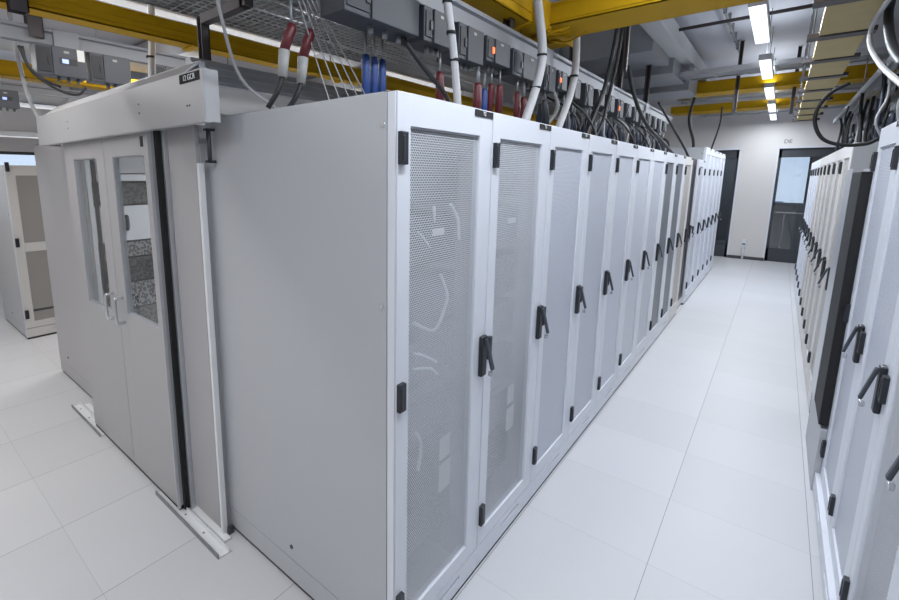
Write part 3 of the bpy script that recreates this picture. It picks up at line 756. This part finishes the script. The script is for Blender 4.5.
for i, y in enumerate((.475, .53, .585)):
    plug(-.58, y, 2.38, 'blue_plug', 'long blue plug above the corner rack, %s of three' % ['left', 'middle', 'right'][i], GP, body=.22, r=.018, zend=2.102)
seq = [(.86, 'red_plug'), (1.20, 'red_plug'), (1.25, 'red_plug'), (1.34, 'blue_plug'), (1.40, 'red_plug'), (1.45, 'red_plug'), (1.70, 'red_plug'), (1.76, 'red_plug')]
y = 2.1
while y < 6.5:
    for j in range(3): seq.append((y + j * .06, random.choice(['navy_plug', 'navy_plug', 'navy_plug', 'black_plastic'])))
    y += random.uniform(.28, .42)
cnt = {}
cname = {'red_plug': 'dark red', 'blue_plug': 'blue', 'navy_plug': 'navy blue', 'black_plastic': 'black'}
for (y, m_) in seq:
    cnt[m_] = cnt.get(m_, 0) + 1
    plug(-.45 + random.uniform(-.03, .05), y, 2.36 + random.uniform(-.02, .02), m_, '%s plug above left rack %d, %s of its colour from the corner' % (cname[m_], int(y / W) + 1, ORD[cnt[m_] - 1] if cnt[m_] <= 20 else 'number %d' % cnt[m_]), GP, body=.17, r=.021, lean=(random.uniform(-.02, .02), random.uniform(-.03, .03)), zend=2.102)
for i in range(20):
    y = 2.4 + i * .33
    plug(1.58 + random.uniform(-.05, .05), y, 2.34 + random.uniform(-.02, .03), random.choice(['navy_plug', 'sleeve_grey', 'navy_plug']), 'plug hanging above the right row, %s from the camera' % ORD[i], 'plugs above the right row', body=.16, r=.026, zend=2.10)

# conduits (grey corrugated tubes with black ties)
def conduit(pts, r, label, ties=(), m_='conduit', name='conduit', group='conduits dropping to the racks'):
    t = thing(name, label, 'conduit' if m_ == 'conduit' else 'cable', (0, 0, 0), 0, group)
    MB().tube(pts, r, 12).build('tube', m_, t)
    for p in ties:
        p = Vector(p)
        MB().tube([p - Vector((0, 0, .006)), p + Vector((0, 0, .006))], r + .004, 12, smooth=False).build('tie', 'black_rubber', t)
    return t
conduit([(-.30, .62, 3.3), (-.30, .66, 2.75), (-.30, .70, 2.60), (-.30, .76, 2.40), (-.30, .82, 2.10)], .018, 'grey conduit with black ties dropping to the second rack of the left row', [(-.30, .70, 2.60), (-.30, .735, 2.48), (-.30, .77, 2.37)])
conduit([(-.30, 1.50, 3.3), (-.30, 1.62, 2.90), (-.30, 1.74, 2.62), (-.30, 1.70, 2.42), (-.30, 1.50, 2.10)], .026, 'thick grey conduit with black ties bending down to the third rack', [(-.30, 1.742, 2.58), (-.30, 1.68, 2.38)])
conduit([(-.30, 2.25, 3.0), (-.30, 2.33, 2.70), (-.30, 2.28, 2.45), (-.30, 2.02, 2.10)], .024, 'grey conduit with black ties dropping behind the fourth rack', [(-.30, 2.31, 2.55)])
conduit([(-2.28, .30, 3.3), (-2.3, .30, 2.9), (-2.3, .27, 2.5), (-2.3, .25, 2.29)], .022, 'pale conduit with black tie crossing before the yellow raceway at the left', [(-2.3, .27, 2.6)])
conduit([(-3.7, -.15, 3.2), (-3.75, -.12, 2.8), (-3.7, -.08, 2.4), (-3.65, .05, 2.11)], .014, 'thin grey conduit dropping at the left end of the header', [(-3.74, -.1, 2.6)])
# thin pale cable and black cables
conduit([(-.55, -.35, 2.95), (-.55, -.28, 2.62), (-.62, -.2, 2.40), (-.75, -.05, 2.22), (-.70, .08, 2.11)], .006, 'thin pale cable looping down between header and corner rack', m_='cable_grey', name='cable', group='loose cables')
conduit([(-.45, .56, 2.46), (-.40, .66, 2.34), (-.35, .78, 2.22), (-.33, .84, 2.10)], .011, 'stiff black cable sloping from the first box to the rack top', m_='cable_black', name='cable', group='loose cables')
conduit([(-.22, 3.0, 3.25), (-.24, 3.02, 2.95), (-.30, 3.05, 2.6), (-.34, 2.95, 2.35), (-.36, 2.75, 2.10)], .016, 'thick black cable falling from the ceiling to the fifth rack', m_='cable_black', name='cable', group='loose cables')
conduit([(-.20, 3.05, 3.25), (-.22, 3.08, 2.9), (-.28, 3.12, 2.55), (-.30, 3.05, 2.30), (-.34, 2.9, 2.10)], .014, 'second black cable beside the thick one falling to the fifth rack', m_='cable_black', name='cable', group='loose cables')
conduit([(-.35, 3.9, 2.9), (-.32, 4.1, 2.65), (-.25, 4.4, 2.4), (-.15, 5.0, 2.2), (-.1, 5.3, 2.10)], .018, 'black cable arching along the top of the seventh and eighth racks', m_='cable_black', name='cable', group='loose cables')
conduit([(-.35, 5.4, 2.75), (-.25, 5.8, 2.5), (-.15, 6.2, 2.25), (-.1, 6.4, 2.10)], .014, 'black cable falling by the dark-doored rack', m_='cable_black', name='cable', group='loose cables')
conduit([(-.2, 7.0, 3.0), (-.25, 7.1, 2.7), (-.2, 7.3, 2.42), (-.2, 7.45, 2.30)], .02, 'black cable falling to the tall far racks', m_='cable_black', name='cable', group='loose cables')
conduit([(.06, 7.9, 2.95), (.05, 8.0, 2.7), (-.05, 8.2, 2.3)], .012, 'thin black cable falling to the second tall far rack', m_='cable_black', name='cable', group='loose cables')
for i in range(6):
    y = 2.6 + i * .62
    conduit([(-.45, y, 2.45), (-.35, y + .12, 2.35), (-.25, y + .10, 2.2), (-.22, y + .02, 2.10)], .009, 'thin dark cable looping onto the left row top, %s after the conduits' % ORD[i], m_='cable_black', name='cable', group='thin loops onto the left row')
for i in range(22):
    y = 2.25 + i * .2
    conduit([(-.50 + random.uniform(-.1, .1), y, 2.46), (-.46 + random.uniform(-.06, .12), y + random.uniform(-.08, .08), 2.32), (-.42 + random.uniform(-.1, .15), y + random.uniform(-.12, .12), 2.10)], random.choice([.007, .01, .013]),
            'cable dropping from the left busbar boxes, number %d of the bundle counted from the conduits' % (i + 1), m_=random.choice(['cable_grey', 'cable_black', 'cable_black', 'galvanised']), name='cable', group='cable bundle above the left row')
for i in range(5):
    conduit([(-.60 + i * .012, .12 + i * .012, 2.52), (-.58, .19 + i * .05, 2.30), (-.55, .25 + i * .07, 2.10)], .0025, 'thin pale wire fanning down beside the red plugs, %s from the left' % ORD[i], m_='cable_grey', name='wire', group='thin wires beside the red plugs')
# coil of black cable with red connector near the corner
conduit([(-.85, .02, 2.62), (-.80, -.06, 2.56), (-.70, -.02, 2.53), (-.66, .08, 2.55), (-.75, .12, 2.60), (-.85, .06, 2.60), (-.84, -.04, 2.55), (-.74, -.05, 2.52)], .006, 'small coil of black cable hanging above the side panel', m_='cable_black', name='cable', group='loose cables')
t = thing('connector', 'small dark red connector on the black coil above the side panel', 'connector')
MB().tube([(-.84, -.02, 2.575), (-.78, 0.0, 2.56)], .014, 10, smooth=False).build('connector_body', 'red_plug', t)
# black loops below the display box
conduit([(-3.2, -.22, 2.72), (-3.2, -.16, 2.56), (-3.2, -.02, 2.46), (-3.2, .10, 2.44), (-3.2, .16, 2.50)], .009, 'black cable sagging below the lit display box', m_='cable_black', name='cable', group='cables by the header boxes')
conduit([(-3.2, -.20, 2.72), (-3.2, -.18, 2.60), (-3.2, -.10, 2.52), (-3.2, .0, 2.48)], .009, 'second black cable sagging left of the lit display box', m_='cable_black', name='cable', group='cables by the header boxes')
# right side cable loops
conduit([(1.163, 3.000, 2.429), (1.087, 3.000, 2.384), (1.032, 3.000, 2.291), (1.030, 3.000, 2.191), (1.079, 3.000, 2.094), (1.172, 3.000, 2.053), (1.279, 3.000, 2.055), (1.335, 3.000, 2.088)], .011, 'black cable loop hanging out over the aisle on the right', m_='black_rubber', name='cable', group='cable loops at the right')
conduit([(1.200, 2.098, 2.676), (1.200, 2.520, 2.698), (1.200, 2.783, 2.680), (1.200, 2.694, 2.576), (1.200, 2.130, 2.379), (1.200, 1.661, 2.245), (1.200, 1.201, 2.124)], .011, 'shiny pale cable loop at the top right', m_='conduit', name='conduit', group='cable loops at the right')
conduit([(1.250, 2.610, 2.819), (1.250, 2.688, 2.751), (1.250, 2.548, 2.616), (1.250, 2.290, 2.474), (1.250, 1.852, 2.313)], .02, 'thick dark grey cable curving at the top right corner', m_='box_dark', name='cable', group='cable loops at the right')
for i in range(44):
    y = 2.1 + i * .15
    if 3.0 <= y <= 3.65: continue
    x = 1.40 + random.uniform(0, .3)
    z = 2.55 + random.uniform(0, .18)
    conduit([(x, y, z), (x + random.uniform(-.03, .03), y + .02, z - .16), (x + random.uniform(-.04, .04), y + random.uniform(-.06, .06), 2.25), (x + .03, y, 2.10 if y < 2.3 or y > 3.7 else 2.0)], random.choice([.008, .011, .014]),
            'cable dropping to the right row, number %d of the bundle counted from the camera' % (i + 1), m_=random.choice(['cable_grey', 'black_rubber', 'navy_plug', 'box_dark', 'black_rubber']), name='cable', group='cable bundle above the right row')

# ceiling services
t = thing('ventilation_duct', 'broad grey sheet-metal duct under the ceiling left of the aisle lights', 'duct')
MB().box(-1.5, -.30, 4.6, 5.5, 3.18, 3.5, .01).build('duct_section', 'duct_grey', t)
MB().box(-1.5, -.25, 5.52, 6.4, 3.10, 3.45, .01).build('duct_section', 'duct_grey', t)
MB().box(-1.5, -.20, 6.42, 7.15, 3.02, 3.4, .01).build('duct_section', 'duct_grey', t)
MB().box(-.30, -.12, 3.6, 7.6, 3.28, 3.46, .01).build('side_beam', 'lamp_body', t)
# grey cross trays over the aisle
for i, (y, z, lb) in enumerate(((5.95, 3.12, 'galvanised cable ladder crossing the aisle before the middle yellow raceway'), (8.15, 3.12, 'galvanised cable ladder crossing the aisle between the yellow raceways'), (10.5, 3.12, 'galvanised cable ladder crossing near the end wall'))):
    t = thing('cable_ladder', lb, 'cable ladder', (0, 0, 0), 0, 'cable ladders crossing the aisle')
    MB().box(-.6, 4.0, y, y + .01, z, z + .06).box(-.6, 4.0, y + .35, y + .36, z, z + .06).build('rail', 'aluminium', t)
    for j in range(15): MB().box(-.5 + j * .3, -.47 + j * .3, y + .01, y + .35, z, z + .012).build('rung', 'galvanised', t)
    MB().box(-.55, 3.9, y + .03, y + .33, z + .013, z + .045).build('cable_layer', 'galvanised', t)['kind'] = 'stuff'
tag(MB().tube([(-.3, 4.9, 3.42), (1.3, 4.85, 3.42)], .018, 8, smooth=False).build('ceiling_pipe', 'bracket_dark'), 'dark thin pipe crossing the ceiling above the lights', 'pipe')
t = thing('sensor_pipe', 'thin pipe with clamps and a small sensor along the ceiling', 'pipe')
MB().tube([(.28, 3.9, 3.50), (.28, 6.8, 3.50)], .012, 8, smooth=False).build('tube', 'galvanised', t)
for i in range(7): MB().box(.265, .295, 4.0 + i * .42, 4.015 + i * .42, 3.485, ZC).build('clamp', 'galvanised', t)
MB().tube([(.28, 4.0, 3.47), (.12, 4.05, 3.47)], .035, 10, smooth=False).build('sensor', 'lamp_body', t)
# beams under the ceiling at the left
for i, (y, ) in enumerate(((1.6,), (4.4,))):
    tag(MB().box(-8.8, -1.3, y, y + .25, 3.25, 3.55, .01).build('ceiling_beam', 'duct_grey'), 'grey beam under the ceiling at the left, %s from the camera' % ORD[i], 'beam')
for i, (x, z, lb) in enumerate(((-4.3, 2.95, 'broad grey cable tray over the left passage'), (-6.8, 2.75, 'broad grey cable tray above the far left racks'))):
    t = thing('cable_ladder', lb, 'cable ladder')
    MB().box(x - .25, x + .25, -2.8, 9.0, z, z + .01).box(x - .25, x - .24, -2.8, 9.0, z, z + .09).box(x + .24, x + .25, -2.8, 9.0, z, z + .09).build('channel', 'lamp_body', t)
    for k in (-1.5, 2.0, 6.0): MB().tube([(x, k, z + .01), (x, k, ZC)], .006, 6, smooth=False).build('hanger_rod', 'galvanised', t)

# ------------------------------------------------------------------ world, camera
w = bpy.data.worlds.new('World'); S.world = w; w.use_nodes = True
nt = w.node_tree; bg = nt.nodes['Background']
tcw = nt.nodes.new('ShaderNodeTexCoord'); spw = nt.nodes.new('ShaderNodeSeparateXYZ'); nt.links.new(tcw.outputs['Generated'], spw.inputs[0])
rp = nt.nodes.new('ShaderNodeValToRGB'); rp.color_ramp.elements[0].position = 0.0; rp.color_ramp.elements[0].color = rgb(206, 220, 240)
rp.color_ramp.elements[1].position = 0.5; rp.color_ramp.elements[1].color = rgb(110, 160, 225)
nt.links.new(spw.outputs['Z'], rp.inputs[0]); nt.links.new(rp.outputs[0], bg.inputs['Color']); bg.inputs['Strength'].default_value = 1.7

Cp = Vector((0.9049, -1.0836, 1.8433)); yaw, pitch, roll = 0.6993, -0.1672, 0.0040
f_px, cx, cy = 453.8, 394.65, 253.3
fw = Vector((-math.sin(yaw) * math.cos(pitch), math.cos(yaw) * math.cos(pitch), math.sin(pitch)))
rt = Vector((math.cos(yaw), math.sin(yaw), 0)); up = rt.cross(fw)
r2 = rt * math.cos(roll) + up * math.sin(roll); u2 = -rt * math.sin(roll) + up * math.cos(roll)
cd = bpy.data.cameras.new('camera'); cam = bpy.data.objects.new('camera', cd); COL.objects.link(cam)
mt = Matrix((r2, u2, -fw)).transposed().to_4x4(); mt.translation = Cp
cam.matrix_world = mt
cd.sensor_fit = 'HORIZONTAL'; cd.sensor_width = 36.0; cd.lens = f_px / 899 * 36.0
cd.shift_x = (449.5 - cx) / 899; cd.shift_y = (cy - 300) / 899; cd.clip_start = .02
S.camera = cam
vs = S.view_settings; vs.view_transform = 'Standard'; vs.look = 'None'; vs.gamma = 1; vs.use_curve_mapping = False; vs.exposure = -0.24
